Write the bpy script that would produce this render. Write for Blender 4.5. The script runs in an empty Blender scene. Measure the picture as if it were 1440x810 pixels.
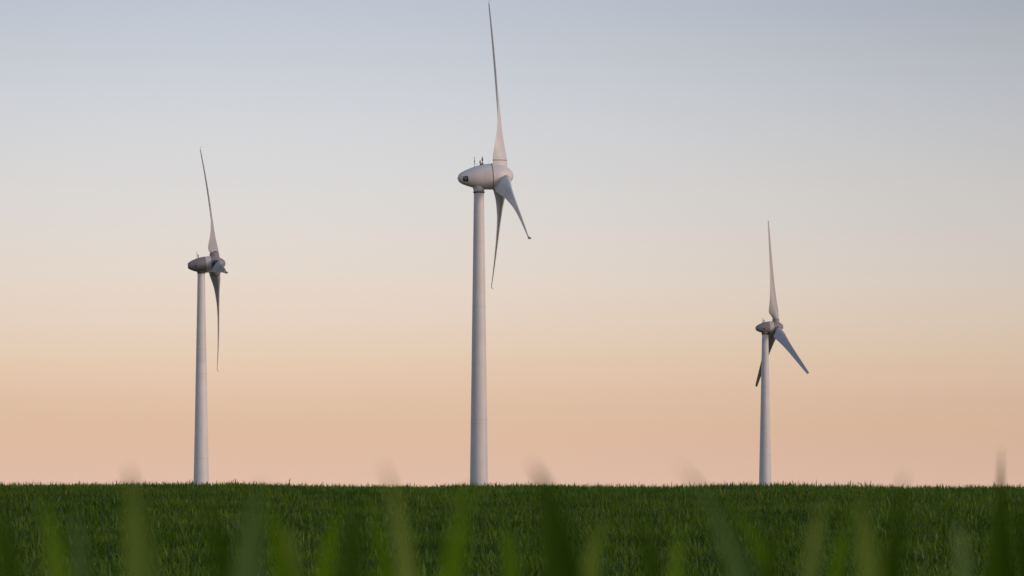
import bpy, bmesh, math, random
import numpy as np
from mathutils import Vector, noise

# ---------------------------------------------------------------- camera, sky, sun, exposure
SC = bpy.context.scene
COL = SC.collection
F = 4000.0            # focal length in photo pixels (1440 wide) = 100 mm on a 36 mm sensor
YH = 690.0            # photo row of the eye level
ZC = 0.62             # camera height above the soil at its feet

cam = bpy.data.cameras.new('camera')
cam.sensor_width = 36.0
cam.lens = 100.0
cam.shift_y = (YH - 405.0) / 1440.0
cam.clip_start = 0.05
cam.clip_end = 30000.0
cam.dof.use_dof = True
cam.dof.focus_distance = 90.0
cam.dof.aperture_fstop = 9.5
cam_o = bpy.data.objects.new('camera', cam)
cam_o.location = (0, 0, ZC)
cam_o.rotation_euler = (math.pi / 2, 0, 0)
COL.objects.link(cam_o)
SC.camera = cam_o

SUN_AZ = math.radians(118)   # clockwise from the view direction (+Y): right and behind
SUN_EL = math.radians(5)


def lin(r, g, b):
    f = lambda c: c / 12.92 if c <= 0.04045 else ((c + 0.055) / 1.055) ** 2.4
    return (f(r / 255.0), f(g / 255.0), f(b / 255.0), 1.0)


world = bpy.data.worlds.new('World')
SC.world = world
world.use_nodes = True
wt = world.node_tree
for nd in list(wt.nodes):
    wt.nodes.remove(nd)


def wn(t, **kw):
    nd = wt.nodes.new(t)
    for k, v in kw.items():
        setattr(nd, k, v)
    return nd


def wmath(op, a, b=None, c=None, clamp=False):
    nd = wn('ShaderNodeMath', operation=op)
    nd.use_clamp = clamp
    for i, v in enumerate((a, b, c)):
        if v is None:
            continue
        if isinstance(v, (int, float)):
            nd.inputs[i].default_value = v
        else:
            wt.links.new(v, nd.inputs[i])
    return nd.outputs[0]


tc = wn('ShaderNodeTexCoord')
sep = wn('ShaderNodeSeparateXYZ')
wt.links.new(tc.outputs['Generated'], sep.inputs[0])
elev = wmath('ARCSINE', sep.outputs['Z'])
# faint uneven haze layers shift the gradient a little
mp = wn('ShaderNodeMapping')
mp.inputs['Scale'].default_value = (2.0, 2.0, 34.0)
wt.links.new(tc.outputs['Generated'], mp.inputs[0])
nz = wn('ShaderNodeTexNoise')
nz.inputs['Scale'].default_value = 1.6
nz.inputs['Detail'].default_value = 3.0
wt.links.new(mp.outputs[0], nz.inputs['Vector'])
wob = wmath('MULTIPLY', wmath('SUBTRACT', nz.outputs['Fac'], 0.5), 0.007)
elev_w = wmath('ADD', elev, wob)
fac = wmath('MULTIPLY', wmath('POWER', wmath('MAXIMUM', wmath('DIVIDE', elev_w, math.pi / 2), 0.0), 0.5), 1.0)
ramp = wn('ShaderNodeValToRGB')
ramp.color_ramp.interpolation = 'B_SPLINE'
stops = []
for row, c in ((688, (225, 190, 170)), (650, (222, 186, 164)), (610, (221, 185, 159)), (570, (222, 189, 163)),
               (530, (226, 196, 171)), (490, (228, 203, 180)), (440, (228, 209, 193)), (380, (227, 214, 204)), (300, (220, 215, 211)),
               (200, (213, 213, 216)), (100, (201, 205, 213)), (0, (188, 195, 207))):
    stops.append((math.sqrt(math.atan((YH - row) / F) / (math.pi / 2)), c))
for deg, c in ((16, (174, 187, 209)), (28, (156, 176, 210)), (50, (140, 164, 206)), (90, (126, 152, 198))):
    stops.append((math.sqrt(deg / 90.0), c))
els = ramp.color_ramp.elements
while len(els) > 1:
    els.remove(els[0])
els[0].position = 0.0
els[0].color = lin(227, 191, 170)
for p, c in stops:
    e = els.new(min(p, 1.0))
    e.color = lin(*c)
wt.links.new(fac, ramp.inputs[0])
# the afterglow is widest a little left of the turbines and fades smoothly round the horizon
az = wmath('ARCTAN2', sep.outputs['X'], sep.outputs['Y'])
d = wmath('DIVIDE', wmath('ADD', az, math.radians(5.5)), math.radians(17.0))
lobe = wmath('POWER', 2.71828, wmath('MULTIPLY', wmath('MULTIPLY', d, d), -1.0))
amp = wmath('MINIMUM', wmath('MULTIPLY_ADD', wmath('MAXIMUM', elev, 0.0), 1.7, 0.14), 0.42)
glow = wmath('ADD', wmath('MULTIPLY', lobe, amp), wmath('SUBTRACT', 1.0, amp))
mul = wn('ShaderNodeVectorMath', operation='SCALE')
wt.links.new(ramp.outputs[0], mul.inputs[0])
wt.links.new(glow, mul.inputs['Scale'])
bg1 = wn('ShaderNodeBackground')
bg1.inputs['Strength'].default_value = 1.0
wt.links.new(mul.outputs[0], bg1.inputs['Color'])
sky = wn('ShaderNodeTexSky', sky_type='NISHITA')
sky.sun_disc = False
sky.sun_elevation = SUN_EL
sky.sun_rotation = SUN_AZ
bg2 = wn('ShaderNodeBackground')
bg2.inputs['Strength'].default_value = 0.006
wt.links.new(sky.outputs[0], bg2.inputs['Color'])
addb = wn('ShaderNodeAddShader')
wt.links.new(bg1.outputs[0], addb.inputs[0])
wt.links.new(bg2.outputs[0], addb.inputs[1])
wout = wn('ShaderNodeOutputWorld')
wt.links.new(addb.outputs[0], wout.inputs['Surface'])

sl = bpy.data.lights.new('sun', 'SUN')
sl.energy = 2.1
sl.angle = math.radians(30)
sl.color = (1.0, 0.74, 0.58)
sun = bpy.data.objects.new('sun', sl)
sd = Vector((math.sin(SUN_AZ) * math.cos(SUN_EL), math.cos(SUN_AZ) * math.cos(SUN_EL), math.sin(SUN_EL)))
sun.rotation_euler = sd.to_track_quat('Z', 'Y').to_euler()
sun.location = (30, -30, 40)
COL.objects.link(sun)

SC.view_settings.view_transform = 'Standard'
SC.view_settings.look = 'None'
SC.view_settings.exposure = 0.0
SC.view_settings.gamma = 1.0
SC.render.engine = 'CYCLES'
SC.cycles.use_denoising = True
SC.cycles.denoising_prefilter = 'ACCURATE'
SC.cycles.max_bounces = 6
SC.cycles.transparent_max_bounces = 4
RND = random.Random(7)


# ---------------------------------------------------------------- helpers
def tag(o, label=None, cat=None, group=None, kind=None):
    if label: o['label'] = label
    if cat: o['category'] = cat
    if group: o['group'] = group
    if kind: o['kind'] = kind
    return o


def empty(name, loc):
    o = bpy.data.objects.new(name, None)
    o.location = loc
    o.empty_display_size = 0.2
    COL.objects.link(o)
    return o


def mesh_obj(name, verts, faces, mats, parent=None, smooth=True, midx=None):
    me = bpy.data.meshes.new(name)
    me.from_pydata([tuple(v) for v in verts], [], faces)
    for m in (mats if isinstance(mats, (list, tuple)) else [mats]):
        me.materials.append(m)
    if smooth:
        me.polygons.foreach_set('use_smooth', [True] * len(me.polygons))
    if midx is not None:
        me.polygons.foreach_set('material_index', midx)
    me.update()
    o = bpy.data.objects.new(name, me)
    COL.objects.link(o)
    if parent:
        o.parent = parent
    return o


def sharp(o, deg=35):
    me = o.data
    bm = bmesh.new()
    bm.from_mesh(me)
    bmesh.ops.recalc_face_normals(bm, faces=bm.faces)
    for e in bm.edges:
        if len(e.link_faces) == 2 and e.calc_face_angle(0) > math.radians(deg):
            e.smooth = False
    bm.to_mesh(me)
    bm.free()
    return o


def loft(rings, cap0=True, cap1=True):
    n = len(rings[0])
    verts = [p for r in rings for p in r]
    faces = []
    for i in range(len(rings) - 1):
        for j in range(n):
            k = (j + 1) % n
            faces.append((i * n + j, i * n + k, (i + 1) * n + k, (i + 1) * n + j))
    if cap0: faces.append(tuple(reversed(range(n))))
    if cap1: faces.append(tuple((len(rings) - 1) * n + j for j in range(n)))
    return verts, faces


def ring_about(c, ax, rad, n=40, up=None):
    ax = Vector(ax).normalized()
    e1 = ax.orthogonal().normalized() if up is None else (Vector(up) - ax * Vector(up).dot(ax)).normalized()
    e2 = ax.cross(e1)
    return [c + e1 * (rad * math.cos(2 * math.pi * k / n)) + e2 * (rad * math.sin(2 * math.pi * k / n)) for k in range(n)]


# ---------------------------------------------------------------- materials
def new_mat(name):
    m = bpy.data.materials.new(name)
    m.use_nodes = True
    nt = m.node_tree
    return m, nt, nt.nodes['Principled BSDF']


def paint(name, col, rough=0.45, var=0.10, streak=0.10, scale=0.35):
    """coated steel or fibreglass: soft weather mottling and faint vertical run marks"""
    m, nt, b = new_mat(name)
    L = nt.links.new
    g = nt.nodes.new('ShaderNodeTexCoord')
    n1 = nt.nodes.new('ShaderNodeTexNoise')
    n1.inputs['Scale'].default_value = scale
    n1.inputs['Detail'].default_value = 5
    L(g.outputs['Object'], n1.inputs['Vector'])
    mp_ = nt.nodes.new('ShaderNodeMapping')
    mp_.inputs['Scale'].default_value = (2.2, 2.2, 0.08)
    L(g.outputs['Object'], mp_.inputs[0])
    n2 = nt.nodes.new('ShaderNodeTexNoise')
    n2.inputs['Scale'].default_value = 1.0
    n2.inputs['Detail'].default_value = 4
    L(mp_.outputs[0], n2.inputs['Vector'])
    a = nt.nodes.new('ShaderNodeMath'); a.operation = 'MULTIPLY_ADD'
    a.inputs[1].default_value = 2 * var; a.inputs[2].default_value = 1 - var
    L(n1.outputs['Fac'], a.inputs[0])
    c = nt.nodes.new('ShaderNodeMath'); c.operation = 'MULTIPLY_ADD'
    c.inputs[1].default_value = 2 * streak; c.inputs[2].default_value = 1 - streak
    L(n2.outputs['Fac'], c.inputs[0])
    p = nt.nodes.new('ShaderNodeMath'); p.operation = 'MULTIPLY'
    L(a.outputs[0], p.inputs[0]); L(c.outputs[0], p.inputs[1])
    v = nt.nodes.new('ShaderNodeVectorMath'); v.operation = 'SCALE'
    v.inputs[0].default_value = col
    L(p.outputs[0], v.inputs['Scale'])
    L(v.outputs[0], b.inputs['Base Color'])
    b.inputs['Roughness'].default_value = rough
    return m


M_TOWER = paint('tower_paint', (0.78, 0.765, 0.76), 0.55)
M_TOWER_LOW = paint('tower_paint_lower', (0.85, 0.835, 0.83), 0.55)
M_FLANGE = paint('tower_joint_sealant', (0.62, 0.605, 0.60), 0.6)
M_SHELL = paint('nacelle_shell', (0.76, 0.74, 0.73), 0.5)
M_SHELL_GREY = paint('nacelle_shell_grey', (0.30, 0.28, 0.285), 0.5)
M_BLADE = paint('blade_gelcoat', (0.72, 0.715, 0.72), 0.42, 0.07, 0.05)
M_BLADE_GREY = paint('blade_gelcoat_grey', (0.50, 0.485, 0.485), 0.45, 0.07, 0.05)
M_RING = paint('generator_aluminium', (0.66, 0.62, 0.60), 0.35)
M_DARK = paint('dark_gap', (0.05, 0.048, 0.05), 0.7)
M_STEEL = paint('galvanised_steel', (0.12, 0.12, 0.13), 0.5)
M_LOGO = paint('black_print', (0.012, 0.012, 0.014), 0.6)
M_LAMP = paint('beacon_housing', (0.10, 0.06, 0.06), 0.4)


def leaf_mat(name, c1, c2, gloss=0.5, trans=0.45, spec=0.12):
    m, nt, b = new_mat(name)
    L = nt.links.new
    geo = nt.nodes.new('ShaderNodeNewGeometry')
    oi = nt.nodes.new('ShaderNodeObjectInfo')
    nz_ = nt.nodes.new('ShaderNodeTexNoise')
    nz_.inputs['Scale'].default_value = 0.55
    nz_.inputs['Detail'].default_value = 3
    L(geo.outputs['Position'], nz_.inputs['Vector'])
    s = nt.nodes.new('ShaderNodeMath'); s.operation = 'MULTIPLY_ADD'
    s.inputs[1].default_value = 0.55
    L(geo.outputs['Random Per Island'], s.inputs[0])
    s2 = nt.nodes.new('ShaderNodeMath'); s2.operation = 'MULTIPLY_ADD'
    s2.inputs[1].default_value = 1.8; s2.inputs[2].default_value = -0.68
    L(nz_.outputs['Fac'], s2.inputs[0])
    L(s2.outputs[0], s.inputs[2])
    r = nt.nodes.new('ShaderNodeValToRGB')
    r.color_ramp.elements[0].color = (*c1, 1)
    r.color_ramp.elements[1].color = (*c2, 1)
    L(s.outputs[0], r.inputs[0])
    L(r.outputs[0], b.inputs['Base Color'])
    b.inputs['Roughness'].default_value = gloss
    b.inputs['Specular IOR Level'].default_value = spec
    tr = nt.nodes.new('ShaderNodeBsdfTranslucent')
    hs = nt.nodes.new('ShaderNodeHueSaturation')
    hs.inputs['Hue'].default_value = 0.485
    hs.inputs['Saturation'].default_value = 1.15
    hs.inputs['Value'].default_value = 1.1
    L(r.outputs[0], hs.inputs['Color'])
    L(hs.outputs[0], tr.inputs['Color'])
    mx = nt.nodes.new('ShaderNodeMixShader')
    mx.inputs[0].default_value = trans
    L(b.outputs[0], mx.inputs[1]); L(tr.outputs[0], mx.inputs[2])
    L(mx.outputs[0], nt.nodes['Material Output'].inputs['Surface'])
    return m


M_CROP = leaf_mat('wheat_leaves', (0.026, 0.080, 0.004), (0.150, 0.250, 0.018), 0.36, 0.36, 0.3)
M_LEAF_DARK = leaf_mat('leaf_dark_green', (0.035, 0.085, 0.004), (0.05, 0.11, 0.006), 0.45)
M_LEAF_MID = leaf_mat('leaf_mid_green', (0.10, 0.23, 0.006), (0.13, 0.25, 0.008), 0.45)
M_LEAF_OLIVE = leaf_mat('leaf_olive', (0.18, 0.26, 0.05), (0.20, 0.28, 0.055), 0.45)
M_LEAF_GREY = leaf_mat('leaf_grey_green', (0.11, 0.20, 0.055), (0.13, 0.22, 0.065), 0.35)

m, nt, b = new_mat('field_soil')
g = nt.nodes.new('ShaderNodeNewGeometry')
n1 = nt.nodes.new('ShaderNodeTexNoise'); n1.inputs['Scale'].default_value = 0.8; n1.inputs['Detail'].default_value = 8
nt.links.new(g.outputs['Position'], n1.inputs['Vector'])
r = nt.nodes.new('ShaderNodeValToRGB')
r.color_ramp.elements[0].position = 0.3; r.color_ramp.elements[0].color = (0.018, 0.030, 0.008, 1)
r.color_ramp.elements[1].position = 0.7; r.color_ramp.elements[1].color = (0.035, 0.055, 0.014, 1)
nt.links.new(n1.outputs['Fac'], r.inputs[0])
nt.links.new(r.outputs[0], b.inputs['Base Color'])
b.inputs['Roughness'].default_value = 1.0
b.inputs['Specular IOR Level'].default_value = 0.0
M_SOIL = m

# ---------------------------------------------------------------- terrain
CROP_H = 0.52
# height of the crop's top against eye level, along the view (a shallow dip, then a low rise)
CP = [(-40, 0.6), (-10, 0.12), (0, -0.07), (5, -0.29), (12, -0.60), (20, -0.86), (27, -0.95), (34, -0.82), (45, -0.44),
      (55, -0.12), (62, 0.04), (68, 0.04), (80, -0.2), (110, -0.9), (180, -2.6), (400, -5.5), (1000, -7.0),
      (3000, -9.0), (9000, -12.0)]
_ys = np.arange(-60, 9000.1, 0.5)
_zs = np.interp(_ys, [c[0] for c in CP], [c[1] for c in CP])
_k = np.exp(-0.5 * (np.arange(-16, 17) / 7.0) ** 2); _k /= _k.sum()
_zs = np.convolve(np.pad(_zs, 16, mode='edge'), _k, mode='valid')


def ground(x, y):
    """soil height (world z)"""
    z = np.interp(y, _ys, _zs) + ZC - CROP_H
    z = z - 0.0028 * np.clip(x, -14, 14) * np.clip(np.asarray(y) / 62.0, 0, 1)
    z = z + 0.018 * np.sin(x * 0.9 + y * 0.13) * np.clip(np.asarray(y) / 40.0, 0, 1) * np.exp(-(np.asarray(x) / 60.0) ** 2)
    return z


def axis_steps(lo, hi, fine, far):
    out = [lo]
    while out[-1] < hi:
        y = out[-1]
        out.append(min(hi, y + max(fine, abs(y) * far)))
    return out


gy = axis_steps(-40, 8500, 1.0, 0.06)
gx = sorted(set([-v for v in axis_steps(1.0, 3500, 1.5, 0.08)] + [0.0] + axis_steps(1.0, 3500, 1.5, 0.08)))
verts = [(x, y, float(ground(x, y))) for y in gy for x in gx]
nx = len(gx)
faces = [(j * nx + i, j * nx + i + 1, (j + 1) * nx + i + 1, (j + 1) * nx + i) for j in range(len(gy) - 1) for i in range(nx - 1)]
tag(mesh_obj('ground', verts, faces, M_SOIL), kind='structure')


# ---------------------------------------------------------------- wind turbines
def turbine_frame(psi, tilt):
    a = Vector((math.cos(psi) * math.cos(tilt), math.sin(psi) * math.cos(tilt), math.sin(tilt)))
    h = Vector((math.sin(psi), -math.cos(psi), 0))
    u = h.cross(a)
    if u.z < 0: u = -u
    return a, h, u


NP = 28


def section(C, cdir, ndir, chord, thick, pos, w, rad):
    """blade section: w blends a circle of radius rad into an airfoil of that chord and relative thickness"""
    pts = []
    for k in range(NP):
        th = 2 * math.pi * k / NP
        x = (1 - math.cos(th)) / 2
        y = 5 * thick * (0.2969 * math.sqrt(max(x, 0)) - 0.1260 * x - 0.3516 * x * x + 0.2843 * x ** 3 - 0.1036 * x ** 4)
        y = y * (1 if math.sin(th) >= 0 else -0.75)
        camber = 0.03 * 4 * x * (1 - x)
        pa = ((pos - x) * chord, (y + camber) * chord)
        pc = (rad * math.cos(th), rad * math.sin(th))
        px = pa[0] * w + pc[0] * (1 - w)
        py = pa[1] * w + pc[1] * (1 - w)
        pts.append(C + cdir * px + ndir * py)
    return pts


def curve(tab, x):
    return float(np.interp(x, [t[0] for t in tab], [t[1] for t in tab]))


CHORD_A = [(0.05, 3.75), (0.085, 3.8), (0.12, 3.7), (0.16, 3.35), (0.2, 3.0), (0.25, 2.6), (0.3, 2.5), (0.4, 2.15), (0.5, 1.9),
           (0.6, 1.68), (0.75, 1.35), (0.9, 1.0), (0.975, 0.75), (1.0, 0.3)]
THICK_A = [(0.05, 0.55), (0.1, 0.5), (0.2, 0.36), (0.3, 0.31), (0.5, 0.27), (0.8, 0.24), (1.0, 0.20)]
TWIST_A = [(0.05, 50), (0.09, 48), (0.14, 43), (0.19, 35), (0.25, 24), (0.3, 17), (0.4, 6), (0.5, 1), (0.6, -2), (0.75, -4.5), (1.0, -7)]
CHORD_B = [(0.05, 1.9), (0.085, 2.3), (0.11, 3.2), (0.14, 3.55), (0.18, 3.4), (0.25, 2.85), (0.35, 2.3), (0.5, 1.8), (0.7, 1.35),
           (0.9, 0.95), (0.975, 0.7), (0.993, 0.45), (1.0, 0.12)]
THICK_B = [(0.05, 0.8), (0.1, 0.5), (0.2, 0.34), (0.3, 0.28), (0.5, 0.22), (0.8, 0.18), (1.0, 0.14)]
TWIST_B = [(0.05, 74), (0.14, 70), (0.2, 64), (0.3, 58), (0.4, 54), (0.5, 51), (0.7, 47), (1.0, 43)]
RS = [0.0845, 0.095, 0.11, 0.125, 0.14, 0.16, 0.18, 0.2, 0.225, 0.25, 0.275, 0.3, 0.35, 0.4, 0.45, 0.5, 0.56, 0.62, 0.68, 0.74, 0.8, 0.86, 0.92, 0.95, 0.975]


def build_turbine(P):
    R = P['R']
    a, h, u = turbine_frame(P['psi'], P['tilt'])
    tx, ty = (P['tx'] - 720) / F * P['Y'], P['Y']
    base = Vector((tx, ty, float(ground(tx, ty)) - 0.3))
    top = Vector((tx, ty, P['Zh'] + ZC))               # point on the shaft axis over the tower
    root = empty('wind_turbine', base)
    tag(root, P['label'], 'wind turbine', 'wind turbines behind the crest of the field')
    T = top - base                                     # local coordinates from here on
    H = T + a * P['L']
    Zt = T.z - P['neck_drop']                          # tower head
    vis0 = (YH - P['base_row']) / F * P['Y'] + ZC - base.z

    def trad(z):
        t = (z - vis0) / (Zt - vis0)
        return P['r_base'] + (P['r_top'] - P['r_base']) * t + P.get('flare', 0.0) * (max(0, 1 - t) ** 3)
    zs = [0.0] + [(YH - row) / F * P['Y'] + ZC - base.z for row in P['seams']] + [Zt]
    for i in range(len(zs) - 1):
        z0, z1 = zs[i], zs[i + 1]
        rr = []
        n = 10
        rr.append(ring_about(Vector((0, 0, z0)), (0, 0, 1), trad(z0) - 0.03, 64))
        for k in range(n + 1):
            z = z0 + 0.03 + (z1 - z0 - 0.06) * k / n
            rr.append(ring_about(Vector((0, 0, z)), (0, 0, 1), trad(z), 64))
        rr.append(ring_about(Vector((0, 0, z1)), (0, 0, 1), trad(z1) - 0.03, 64))
        v, f = loft(rr)
        mm = M_TOWER_LOW if i < P.get('low_sections', 0) else M_TOWER
        sharp(mesh_obj('tower_section', v, f, mm, root))
    for zf in zs[1:-1]:
        v, f = loft([ring_about(Vector((0, 0, zf + dz)), (0, 0, 1), trad(zf) + dr, 64) for dz, dr in
                     ((-0.05, -0.05), (-0.04, 0.015), (0.04, 0.015), (0.05, -0.05))])
        sharp(mesh_obj('section_joint', v, f, M_FLANGE, root))
    # yaw collar and neck
    v, f = loft([ring_about(Vector((0, 0, Zt + z)), (0, 0, 1), r_, 64) for z, r_ in
                 ((0.0, P['r_top'] + 0.14), (0.16, P['r_top'] + 0.15), (0.16, P['r_top'] - 0.1))])
    sharp(mesh_obj('yaw_collar', v, f, M_DARK, root))
    v, f = loft([ring_about(Vector((0, 0, Zt + 0.16 + z * P['neck_drop'])), (0, 0, 1), r_ + P['r_top'], 64) for z, r_ in P['neck']], True, True)
    shell = M_SHELL if P['kind'] == 'egg' else M_SHELL_GREY
    mesh_obj('neck', v, f, shell, root)

    # nacelle, (ring,) spinner: turned about the shaft axis; s runs from the tail towards the nose
    O = T + a * P['s_tower']                            # s = 0 point (tail end)
    prof = P['profile']
    ss = [p[0] for p in prof]

    # smooth radius through the control points (Catmull-Rom on a dense table)
    def rad(s):
        for i in range(len(prof) - 1):
            if prof[i][0] <= s <= prof[i + 1][0]:
                p1, p2 = prof[i], prof[i + 1]
                p0 = prof[max(i - 1, 0)]
                p3 = prof[min(i + 2, len(prof) - 1)]
                t = (s - p1[0]) / (p2[0] - p1[0])
                m1 = (p2[1] - p0[1]) / max(p2[0] - p0[0], 1e-6) * (p2[0] - p1[0])
                m2 = (p3[1] - p1[1]) / max(p3[0] - p1[0], 1e-6) * (p2[0] - p1[0])
                return max(0.01, (2 * t ** 3 - 3 * t * t + 1) * p1[1] + (t ** 3 - 2 * t * t + t) * m1 +
                           (-2 * t ** 3 + 3 * t * t) * p2[1] + (t ** 3 - t * t) * m2)
        return 0.01

    def turned(name, s0, s1, mat_, parent, n=26, lip=0.0, shrink=0.0):
        rr = []
        if lip: rr.append(ring_about(O + a * s0, a, rad(s0) - lip, 56, u))
        for k in range(n + 1):
            s = s0 + (s1 - s0) * k / n
            rr.append(ring_about(O + a * s, a, rad(s) - shrink, 56, u))
        if lip: rr.append(ring_about(O + a * s1, a, max(0.01, rad(s1) - lip), 56, u))
        v_, f_ = loft(rr)
        return sharp(mesh_obj(name, v_, f_, mat_, parent), 50)
    g0, g1 = P['gap']
    nac = turned('nacelle', ss[0], P['ring'][0] if 'ring' in P else g0, shell, root)
    if 'ring' in P:
        turned('generator_ring', P['ring'][0] + 0.02, P['ring'][1], M_RING, root, 8, 0.0)
    turned('rotor_gap', g0 - 0.3, g1 + 0.3, M_DARK, root, 4, 0.0, 0.16)
    spin = turned('spinner', g1, ss[-1], shell if P['kind'] == 'egg' else M_SHELL_GREY, root)

    # blades
    CH, TH, TW = (CHORD_A, THICK_A, TWIST_A) if P['blade'] == 'A' else (CHORD_B, THICK_B, TWIST_B)
    bm_ = P['blade_mat']
    rroot = P['root_r']
    for kk, ang in enumerate((0, 120, -120)):
        t = P['phi'] + math.radians(ang)
        er = u * math.cos(t) + h * math.sin(t)
        et = u * math.sin(t) - h * math.cos(t)

        def sec(rf, scale=1.0, circ=None):
            be = math.radians(curve(TW, rf) + P.get('pitch', 0))
            cd = et * math.cos(be) + a * math.sin(be)
            nd = a * math.cos(be) - et * math.sin(be)
            w = 1.0
            if P['blade'] == 'B': w = min(1.0, max(0.0, (rf - 0.075) / 0.055))
            if circ is not None: w = circ
            C = H + er * (rf * R) - a * (P['bend'] * rf * rf - P.get('cone', 0.0) * rf)
            ch = curve(CH, rf)
            if P['kind'] == 'ring' and P['blade'] == 'A':
                ch *= float(np.interp(rf, [0.0, 0.0845, 0.095, 0.112, 0.14], [0.74, 0.74, 0.90, 1.0, 1.0]))
            pos = float(np.interp(rf, [0.05, 0.3, 1.0], [0.31, 0.32, 0.34]))
            return section(C, cd, nd, ch * scale, curve(TH, rf), pos, w, rroot * scale)
        v, f = loft([sec(r_) for r_ in RS])
        bl = sharp(mesh_obj('blade', v, f, bm_, root), 60)
        if P['blade'] == 'A':
            # swept-up tip
            rr = []
            for q in range(9):
                t_ = q / 8.0
                rf = 0.975 + 0.025 * math.sin(t_ * math.pi / 2)
                be = math.radians(2.0)
                bend = t_ * math.radians(75)
                cd = et
                nd = a * math.cos(bend) - er * math.sin(bend)
                C = H + er * (rf * R) + a * (-P['bend'] * rf * rf + P.get('cone', 0.0) * rf + 0.5 * (1 - math.cos(t_ * math.pi / 2)))
                rr.append(section(C, cd, nd, 0.75 - 0.45 * t_, 0.20, 0.34, 1.0, 0.1))
            v, f = loft(rr)
            sharp(mesh_obj('winglet', v, f, bm_, bl), 60)
        if P['kind'] == 'egg':
            v, f = loft([sec(r_) for r_ in (0.035, 0.05, 0.066, 0.0815)])
            # fixed trailing-edge fairing on the hub side
            sharp(mesh_obj('root_fairing', v, f, shell, bl), 60)
            v, f = loft([sec(0.0812, 1.015), sec(0.0848, 1.015)])
            sharp(mesh_obj('root_seam', v, f, M_STEEL, bl), 60)
        else:
            v, f = loft([ring_about(H + er * (r_ * R), er, rr_, 40) for r_, rr_ in
                         ((0.02, rroot + 0.12), (P['collar'] - 0.006, rroot + 0.12), (P['collar'], rroot + 0.05))])
            sharp(mesh_obj('root_collar', v, f, M_SHELL_GREY, bl), 40)
            v, f = loft([ring_about(H + er * (r_ * R), er, rroot, 40) for r_ in (0.03, 0.092)])
            sharp(mesh_obj('root_stub', v, f, bm_ if P['blade'] == 'B' else M_DARK, bl), 40)

    # things on the nacelle's roof
    def on_roof(s, side=0.0):
        r_ = rad(s)
        return O + a * s + u * (r_ * math.cos(side) - 0.05) + h * (r_ * math.sin(side))

    def rod(name, p, q, r0, r1, mat_, parent, n=8):
        ax = (q - p)
        v_, f_ = loft([ring_about(p, ax, r0, n), ring_about(q, ax, r1, n)])
        return sharp(mesh_obj(name, v_, f_, mat_, parent), 40)
    zup = Vector((0, 0, 1))
    for (s, hh, kind) in P['roof']:
        p = on_roof(s)
        if kind == 'mast':
            mo = rod('wind_mast', p, p + zup * hh, 0.055, 0.045, M_STEEL, nac)
            rod('wind_vane', p + zup * (hh - 0.05) - h * 0.28, p + zup * (hh - 0.05) + h * 0.28, 0.04, 0.04, M_STEEL, nac)
            rod('mast_sensor', p + zup * hh * 0.52, p + zup * hh * 0.62, 0.12, 0.12, M_STEEL, nac)
            rod('mast_stay', p + zup * hh * 0.45, on_roof(s + 0.75) + zup * 0.05, 0.022, 0.022, M_STEEL, nac)
        elif kind == 'beacon':
            rod('beacon_post', p, p + zup * hh * 0.55, 0.09, 0.09, M_STEEL, nac)
            rod('beacon_lamp', p + zup * hh * 0.5, p + zup * hh * 0.78, 0.17, 0.15, M_LAMP, nac, 14)
            rod('beacon_cap', p + zup * hh * 0.78, p + zup * hh, 0.08, 0.06, M_STEEL, nac, 10)
        elif kind == 'box':
            q = p
            v_, f_ = loft([[q + a * (dx * 0.32) + h * (dy * 0.30) + zup * z for dx, dy in ((-1, -1), (1, -1), (1, 1), (-1, 1))] for z in (-0.1, hh)])
            sharp(mesh_obj('roof_hatch', v_, f_, M_STEEL if P['kind'] == 'egg' else M_RING, nac, False))
    # print or port on the flank that faces the camera
    def flank_point(s, beta, lift):
        r_ = rad(s) + lift
        return O + a * s + h * (r_ * math.cos(beta)) + u * (r_ * math.sin(beta))

    def flank_patch(name, s0, s1, b0, b1, lift, mat_, n=6):
        vs, fs = [], []
        for i in range(n + 1):
            for j in range(n + 1):
                vs.append(flank_point(s0 + (s1 - s0) * i / n, b0 + (b1 - b0) * j / n, lift))
        m_ = n + 1
        for i in range(n):
            for j in range(n):
                fs.append((i * m_ + j, (i + 1) * m_ + j, (i + 1) * m_ + j + 1, i * m_ + j + 1))
        # thickness: rim back to the shell
        o_ = mesh_obj(name, vs, fs, mat_, nac)
        md = o_.modifiers.new('thickness', 'SOLIDIFY'); md.thickness = 0.02; md.offset = 0
        return o_

    def flank_stroke(name, pts, wid, lift, mat_):
        """pale stroke of the emblem: pts are (s, beta) pairs"""
        for (sA, bA), (sB, bB) in zip(pts[:-1], pts[1:]):
            A, B = flank_point(sA, bA, lift), flank_point(sB, bB, lift)
            d_ = (B - A).normalized()
            nrm = (h * math.cos(bA) + u * math.sin(bA)).normalized()
            sd_ = d_.cross(nrm).normalized() * wid * 0.5
            v_ = [A - sd_, A + sd_, B + sd_, B - sd_]
            v_ = v_ + [p_ + nrm * 0.012 for p_ in v_]
            mesh_obj(name, v_, [(0, 1, 2, 3), (7, 6, 5, 4), (0, 4, 5, 1), (1, 5, 6, 2), (2, 6, 7, 3), (3, 7, 4, 0)], mat_, nac, False)
    if P.get('logo'):
        s0, s1, b0, b1 = P['logo']
        flank_patch('emblem_panel', s0, s1, b0, b1, 0.03, M_LOGO)
        sm, ds, db = (s0 + s1) / 2, (s1 - s0) / 2, (b1 - b0)
        bt, bb = max(b0, b1), min(b0, b1)
        hb = bt - bb
        flank_stroke('emblem_mark', [(sm - 0.8 * ds, bt - 0.12 * hb), (sm, bt - 0.45 * hb), (sm + 0.8 * ds, bt - 0.12 * hb)], 0.075, 0.045, M_SHELL)
        flank_stroke('emblem_mark', [(sm, bt - 0.42 * hb), (sm, bb + 0.12 * hb)], 0.09, 0.046, M_SHELL)
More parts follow.
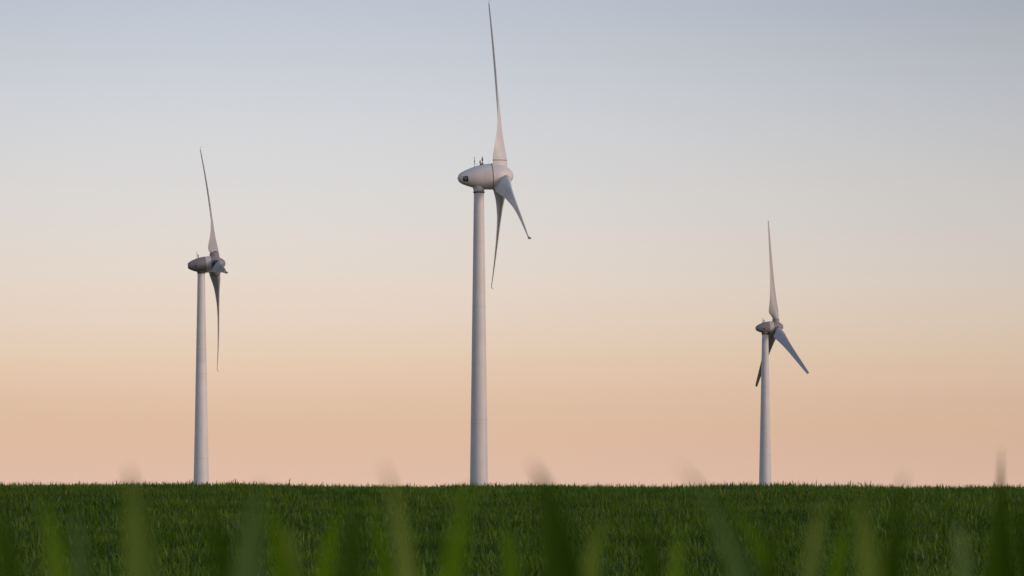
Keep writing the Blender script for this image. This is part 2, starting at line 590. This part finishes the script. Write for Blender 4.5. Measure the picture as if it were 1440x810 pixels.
        flank_stroke('emblem_mark', [(sm - 0.75 * ds, bb + 0.16 * hb), (sm + 0.75 * ds, bb + 0.16 * hb)], 0.06, 0.048, M_STEEL)
    if P.get('port'):
        s_, be_, rp = P['port']
        c = flank_point(s_, be_, 0.0)
        nrm = (h * math.cos(be_) + u * math.sin(be_)).normalized()
        v, f = loft([ring_about(c - nrm * 0.3, nrm, rp, 20), ring_about(c + nrm * 0.06, nrm, rp, 20)])
        sharp(mesh_obj('service_port', v, f, M_LOGO, nac), 40)
    return root


kM = 571.0 / F
EGG = [(0.0, 0.01), (0.10, 0.42), (0.45, 0.88), (1.1, 1.28), (2.2, 1.72), (3.6, 2.16), (5.2, 2.46), (6.6, 2.60), (7.6, 2.60), (8.6, 2.46),
       (9.4, 2.18), (10.2, 1.68), (10.8, 1.15), (11.15, 0.72), (11.3, 0.38), (11.36, 0.01)]
build_turbine(dict(kind='egg', blade='A', R=36.0, tx=673.5, Y=569.5, Zh=62.75, L=4.7, phi=math.radians(-4.83), psi=math.radians(7.31),
                   tilt=math.radians(3.81), bend=0.9, cone=0.85, base_row=682, r_base=1.80, r_top=1.02, flare=0.0, neck_drop=3.15,
                   neck=[(0.0, 0.06), (0.12, 0.08), (0.3, 0.22), (0.42, 0.45), (0.55, 0.75), (0.8, 0.6)],
                   seams=[596, 591, 431, 340], s_tower=-4.35, profile=EGG, gap=(6.85, 7.0), root_r=1.3, blade_mat=M_BLADE,
                   roof=[(3.6, 2.0, 'mast'), (4.75, 1.1, 'beacon'), (5.2, 1.7, 'beacon'), (5.1, 0.35, 'box')],
                   logo=(1.0, 1.98, -0.58, 0.14),
                   label='largest wind turbine, in the middle, with a smooth pale egg-shaped nacelle bearing a black emblem'))
E66 = [(0.0, 0.70), (0.06, 0.74), (0.7, 1.15), (1.4, 1.46), (2.6, 1.88), (3.8, 2.10), (4.9, 2.19), (6.4, 2.2), (7.4, 2.1), (8.4, 1.78),
       (9.3, 1.28), (9.9, 0.78), (10.1, 0.4), (10.18, 0.01)]


def scaled(prof, k):
    return [(s * k, r_ * k) for s, r_ in prof]


LEFT = dict(kind='ring', blade='A', R=35.8, tx=283, Y=768.0, Zh=60.95, L=3.85, phi=math.radians(-22.05), psi=math.radians(10.31),
            tilt=math.radians(5.03), bend=2.1, cone=1.7, base_row=679, r_base=2.0, r_top=0.98, flare=0.05, neck_drop=2.35,
            neck=[(0.0, 0.12), (0.25, 0.14), (0.5, 0.2), (0.7, 0.25)], seams=[645, 526, 509, 492], low_sections=3,
            s_tower=-3.6, profile=E66, ring=(4.75, 6.3), gap=(6.3, 6.45), root_r=1.2, collar=0.085, blade_mat=M_BLADE_GREY,
            roof=[(2.6, 1.9, 'mast'), (2.95, 0.95, 'beacon')], port=(2.0, -0.18, 0.2),
            label='left wind turbine, grey blunt-tailed nacelle, one blade pointing at the camera')
build_turbine(LEFT)
RIGHT = dict(kind='ring', blade='B', R=33.9, tx=1076, Y=880.0, Zh=50.4, L=3.6, phi=math.radians(-2.02), psi=math.radians(11.0),
             tilt=math.radians(4.32), bend=-0.3, base_row=682, r_base=1.86, r_top=0.98, flare=0.05, neck_drop=2.1,
             neck=[(0.0, 0.12), (0.25, 0.14), (0.5, 0.2), (0.7, 0.25)], seams=[640, 600, 545], low_sections=0,
             s_tower=-2.95, profile=scaled(E66, 0.86), ring=(4.1, 5.45), gap=(5.45, 5.58), root_r=0.95, collar=0.075, blade_mat=M_BLADE_GREY,
             roof=[(2.3, 1.5, 'mast'), (2.75, 0.9, 'beacon'), (2.5, 0.35, 'box')], port=(2.2, -0.2, 0.2),
             label='smallest wind turbine, on the right, grey nacelle with pale ring and plain-tipped blades')
build_turbine(RIGHT)


# ---------------------------------------------------------------- the wheat crop (uncountable: one object)
def leaf_strip(vs, fs, p0, d0, side, length, width, droop, rng, nseg=6, twist=0.0, fold=0.25):
    """one grass leaf: a creased, tapering strip that starts along d0 and bends over"""
    p = Vector(p0); d_ = Vector(d0).normalized(); s = Vector(side).normalized()
    b0 = len(vs)
    prof = (0.55, 0.9, 1.0, 0.95, 0.8, 0.5, 0.0)
    for i in range(nseg + 1):
        t = i / nseg
        w = width * float(np.interp(t * 6, range(7), prof)) * 0.5
        ss_ = (s * math.cos(twist * t) + d_.cross(s) * math.sin(twist * t)).normalized()
        nn = ss_.cross(d_).normalized()
        if i == nseg:
            vs.append(tuple(p))
        else:
            vs.append(tuple(p - ss_ * w)); vs.append(tuple(p - nn * w * fold)); vs.append(tuple(p + ss_ * w))
        if i:
            q = b0 + 3 * (i - 1)
            if i == nseg:
                fs.append((q, q + 1, q + 3)); fs.append((q + 1, q + 2, q + 3))
            else:
                fs.append((q, q + 1, q + 4, q + 3)); fs.append((q + 1, q + 2, q + 5, q + 4))
        horiz = Vector((d_.x, d_.y, 0))
        if horiz.length < 1e-4: horiz = Vector((1, 0, 0))
        d_ = (d_ + Vector((horiz.x * 0.35, horiz.y * 0.35, -1)) * (droop * t / nseg)).normalized()
        p = p + d_ * (length / nseg)


tufts = bpy.data.collections.new('wheat_tuft_shapes')   # shapes only, never linked to the scene
NT = 8
for q in range(NT):
    rng = random.Random(100 + q)
    vs, fs = [], []
    for k in range(58):
        ang = rng.uniform(0, 2 * math.pi); rr_ = 0.30 * math.sqrt(rng.random())
        x, y = rr_ * math.cos(ang), rr_ * math.sin(ang)
        hs = rng.gauss(0.335, 0.035)
        lean = Vector((rng.gauss(0, 0.09), rng.gauss(0, 0.09), 1)).normalized()
        for l in range(4):
            az_ = rng.uniform(0, 2 * math.pi)
            z0 = hs * (0.45 + 0.20 * l)
            out = rng.uniform(0.25, 1.2) if l < 3 else rng.uniform(0.15, 1.0)
            d0 = Vector((math.cos(az_) * out, math.sin(az_) * out, 1)).normalized() + lean * 0.4
            side = Vector((-math.sin(az_), math.cos(az_), rng.uniform(-0.3, 0.3)))
            leaf_strip(vs, fs, Vector((x, y, 0)) + lean * z0, d0, side, rng.uniform(0.18, 0.29), rng.uniform(0.016, 0.026),
                       rng.choice((0.2, 0.6, 1.1, 1.8, 2.8)) * rng.uniform(0.6, 1.2), rng, 4, rng.uniform(-1.0, 1.0))
        # stem
        b0 = len(vs)
        for z_ in (0.0, hs):
            c = Vector((x, y, 0)) + lean * z_
            for k3 in range(3):
                vs.append((c.x + 0.003 * math.cos(2.1 * k3), c.y + 0.003 * math.sin(2.1 * k3), c.z))
        for k3 in range(3):
            k4 = (k3 + 1) % 3
            fs.append((b0 + k3, b0 + k4, b0 + 3 + k4, b0 + 3 + k3))
    me = bpy.data.meshes.new('wheat_tuft')
    me.from_pydata(vs, [], fs)
    me.materials.append(M_CROP)
    me.polygons.foreach_set('use_smooth', [True] * len(me.polygons))
    o = bpy.data.objects.new('wheat_tuft', me)
    tufts.objects.link(o)

rng = np.random.default_rng(5)
pts, rots, scls, idx = [], [], [], []
STEP = 0.36
for yy in np.arange(1.6, 86.0, STEP):
    xm = 3.0 + yy * 0.30
    for xx in np.arange(-xm, xm, STEP):
        x = xx + rng.uniform(-0.5, 0.5) * STEP
        y = yy + rng.uniform(-0.5, 0.5) * STEP
        if math.hypot(x, y) < 1.3: continue
        n_ = noise.noise(Vector((x * 0.25, y * 0.30, 0.0))) * 0.6 + noise.noise(Vector((x * 1.3, y * 0.9, 5.0))) * 0.4
        pts.append((x, y, float(ground(x, y)) - 0.01))
        rots.append((rng.normal(0, 0.11), rng.normal(0, 0.11), rng.uniform(0, 6.283)))
        s = 1.0 + 0.22 * n_ + rng.normal(0, 0.03)
        s *= float(np.interp(y, [0, 7, 22], [0.76, 0.80, 1.0]))      # thinner growth on the near bank
        scls.append((1.0, 1.0, s))
        idx.append(int(rng.integers(0, NT)))
me = bpy.data.meshes.new('wheat_crop')
me.from_pydata(pts, [], [])
at = me.attributes.new('rot', 'FLOAT_VECTOR', 'POINT'); at.data.foreach_set('vector', np.array(rots, dtype=np.float32).ravel())
at = me.attributes.new('scl', 'FLOAT_VECTOR', 'POINT'); at.data.foreach_set('vector', np.array(scls, dtype=np.float32).ravel())
at = me.attributes.new('idx', 'INT', 'POINT'); at.data.foreach_set('value', np.array(idx, dtype=np.int32))
crop = bpy.data.objects.new('wheat_crop', me)
COL.objects.link(crop)
tag(crop, 'dense young green wheat covering the rising field', 'wheat', kind='stuff')
ng = bpy.data.node_groups.new('scatter_wheat', 'GeometryNodeTree')
ng.interface.new_socket('Geometry', in_out='INPUT', socket_type='NodeSocketGeometry')
ng.interface.new_socket('Geometry', in_out='OUTPUT', socket_type='NodeSocketGeometry')
gi = ng.nodes.new('NodeGroupInput'); go = ng.nodes.new('NodeGroupOutput')
iop = ng.nodes.new('GeometryNodeInstanceOnPoints')
ci = ng.nodes.new('GeometryNodeCollectionInfo')
ci.inputs['Collection'].default_value = tufts
ci.inputs['Separate Children'].default_value = True
ci.inputs['Reset Children'].default_value = True
iop.inputs['Pick Instance'].default_value = True


def named(nm, typ):
    nd = ng.nodes.new('GeometryNodeInputNamedAttribute')
    nd.data_type = typ
    nd.inputs['Name'].default_value = nm
    return nd.outputs['Attribute']


ng.links.new(gi.outputs[0], iop.inputs['Points'])
ng.links.new(ci.outputs[0], iop.inputs['Instance'])
ng.links.new(named('idx', 'INT'), iop.inputs['Instance Index'])
e2r = ng.nodes.new('FunctionNodeEulerToRotation')
ng.links.new(named('rot', 'FLOAT_VECTOR'), e2r.inputs[0])
ng.links.new(e2r.outputs[0], iop.inputs['Rotation'])
ng.links.new(named('scl', 'FLOAT_VECTOR'), iop.inputs['Scale'])
ng.links.new(iop.outputs[0], go.inputs[0])
md = crop.modifiers.new('scatter', 'NODES')
md.node_group = ng

# ---------------------------------------------------------------- single plants close to the camera, out of focus
# (tip column, tip row, column at the photo's lower edge, leaf width in m, distance in m, material, label)
PL = [
    (180, 656, 201, 0.0131, 1.20, M_LEAF_OLIVE, 'broad blurred olive wheat leaf on the left, its tip faint against the sky'),
    (533, 645, 574, 0.0081, 1.25, M_LEAF_OLIVE, 'pale olive blurred leaf leaning left, faint tip against the sky left of the tallest tower'),
    (745, 648, 792, 0.0166, 1.25, M_LEAF_DARK, 'widest dark green blurred leaf, rising past the crest just right of the tallest tower'),
    (950, 651, 1044, 0.0099, 1.30, M_LEAF_GREY, 'grey-green blurred leaf slanting up to the left, midway between the two right towers'),
    (1273, 663, 1254, 0.0095, 1.40, M_LEAF_DARK, 'dark blurred leaf whose tip just clears the crest, right of the smallest turbine'),
    (1408, 629, 1405, 0.0220, 2.50, M_LEAF_DARK, 'upright dark pointed leaf, the clearest against the sky, near the right edge'),
    (50, 692, 84, 0.0081, 1.30, M_LEAF_MID, 'short blurred green leaf at the lower left, left one of a close pair'),
    (102, 705, 114, 0.0081, 1.50, M_LEAF_GREY, 'short blurred grey-green leaf at the lower left, right one of a close pair'),
    (272, 684, 316, 0.0095, 1.40, M_LEAF_DARK, 'dark blurred leaf leaning left, in front of the left tower'),
    (372, 676, 346, 0.0108, 1.20, M_LEAF_GREY, 'broad grey-green blurred leaf to the right of the left tower'),
    (372, 708, 398, 0.0090, 1.40, M_LEAF_MID, 'bright green short blurred leaf beside the broad grey-green one'),
    (484, 706, 456, 0.0077, 1.50, M_LEAF_MID, 'slim bright green blurred leaf left of a dark one, left of centre'),
    (498, 688, 492, 0.0113, 1.40, M_LEAF_DARK, 'very dark broad blurred leaf left of centre'),
    (676, 676, 636, 0.0090, 1.20, M_LEAF_MID, 'mid green blurred leaf just below the foot of the tallest tower'),
    (700, 738, 722, 0.0081, 1.50, M_LEAF_MID, 'short blurred leaf at the lower edge, right of the tallest tower\'s foot'),
    (862, 730, 830, 0.0081, 1.45, M_LEAF_OLIVE, 'short pale olive blurred leaf right of the widest dark leaf'),
    (1166, 686, 1140, 0.0081, 1.45, M_LEAF_OLIVE, 'olive blurred leaf below the smallest turbine, left of a yellower one'),
    (1200, 690, 1226, 0.0108, 1.35, M_LEAF_OLIVE, 'broad yellowish blurred leaf left of the dark leaf under the right sky'),
    (1336, 735, 1356, 0.0081, 1.40, M_LEAF_GREY, 'short grey-green blurred leaf at the lower edge, left of the upright pointed leaf'),
    (1424, 700, 1446, 0.0108, 1.40, M_LEAF_DARK, 'dark blurred leaf cut by the right edge of the picture'),
    (-12, 712, 14, 0.0099, 1.40, M_LEAF_DARK, 'dark blurred leaf cut by the left edge of the picture'),
    (508, 690, 546, 0.0072, 1.55, M_LEAF_MID, 'bright green blurred leaf leaning left, just right of the very dark broad one'),
    (1000, 688, 1084, 0.0072, 1.50, M_LEAF_MID, 'bright green blurred leaf slanting beside and below the grey-green slanted one'),
    (398, 740, 414, 0.0077, 1.50, M_LEAF_OLIVE, 'short pale yellowish blurred leaf right of the bright green short one'),
    (1104, 728, 1080, 0.0081, 1.45, M_LEAF_DARK, 'dark short blurred leaf just right of the foot of the smallest turbine'),
    (1196, 722, 1176, 0.0067, 1.60, M_LEAF_MID, 'slim bright blurred leaf between the two olive ones below the smallest turbine'),
    (890, 728, 920, 0.0077, 1.45, M_LEAF_DARK, 'dark blurred leaf between the short pale olive one and the lowest one'),
    (600, 742, 632, 0.0072, 1.60, M_LEAF_DARK, 'short dark blurred leaf left of the foot of the tallest tower'),
    (966, 752, 950, 0.0072, 1.55, M_LEAF_MID, 'lowest of the blurred leaves, barely rising above the lower edge right of centre'),
]


def at(px, row, dist):
    return Vector(((px - 720) / F * dist, dist, ZC + (YH - row) / F * dist))


for i, (tpx, trow, bpx, wid, dist, mt, lab) in enumerate(PL):
    rng_ = random.Random(40 + i)
    tip = at(tpx, trow, dist + rng_.uniform(-0.02, 0.02))
    low = at(bpx, 815, dist)
    dirv = (low - tip)
    sx = low.x + dirv.x * 1.2 + rng_.uniform(-0.015, 0.015)
    sy = dist + rng_.uniform(0.0, 0.05)
    gz = float(ground(sx, sy))
    basep = Vector((sx, sy, gz))
    root = empty('wheat_plant', basep)
    tag(root, lab, 'wheat plant', 'blurred wheat plants close to the camera')
    collar = Vector((sx, sy, ZC - 0.26)) - basep
    # stem
    v, f = loft([ring_about(Vector((0, 0, -0.02)), (0, 0, 1), 0.0032, 8), ring_about(collar * 0.5 + Vector((0.003, 0, 0)), (0, 0, 1), 0.003, 8),
                 ring_about(collar + Vector((0, 0, 0.01)), (0, 0, 1), 0.0022, 8)])
    mesh_obj('stem', v, f, mt, root)
    # flag leaf: collar -> low -> tip, slightly S-shaped, creased along the midrib
    A, B, C = collar, low - basep, tip - basep
    yaw = rng_.uniform(-0.35, 0.35)
    vs, fs = [], []
    n = 26
    for k in range(n + 1):
        t = k / n
        tb = 0.62
        # quadratic through A (0), B (tb), C (1)
        la = (t - tb) * (t - 1) / (tb)
        lb = t * (t - 1) / (tb * (tb - 1))
        lc = t * (t - tb) / (1 - tb)
        p = A * la + B * lb + C * lc
        w = 0.5 * wid * float(np.interp(t, [0, 0.12, 0.4, 0.62, 0.70, 0.80, 0.90, 1.0], [0.6, 1.0, 1.25, 1.15, 0.88, 0.50, 0.20, 0.01]))
        ya = yaw + 0.5 * (t - 0.6)
        s_ = Vector((math.cos(ya), math.sin(ya), 0))
        nn = Vector((-math.sin(ya), math.cos(ya), 0))
        vs += [p - s_ * w, p - s_ * w * 0.5 + nn * w * 0.16, p + nn * w * 0.22, p + s_ * w * 0.5 + nn * w * 0.16, p + s_ * w]
        if k:
            q = 5 * (k - 1)
            for j in range(4):
                fs.append((q + j, q + j + 1, q + j + 6, q + j + 5))
    mesh_obj('leaf', vs, fs, mt, root)
    # lower leaves, arching aside below the picture's edge
    for l in range(2):
        vs, fs = [], []
        az_ = rng_.uniform(0.2, 1.2) * (1 if l else -1) + math.pi / 2
        zz = collar.z * (0.45 + 0.25 * l)
        leaf_strip(vs, fs, Vector((0, 0, zz)), Vector((math.sin(az_ * 2) * 0.5, 0.5, 1)), Vector((1, -0.4, 0)), 0.17, 0.014, 3.2, rng_, 6)
        mesh_obj('leaf', vs, fs, M_LEAF_MID, root)
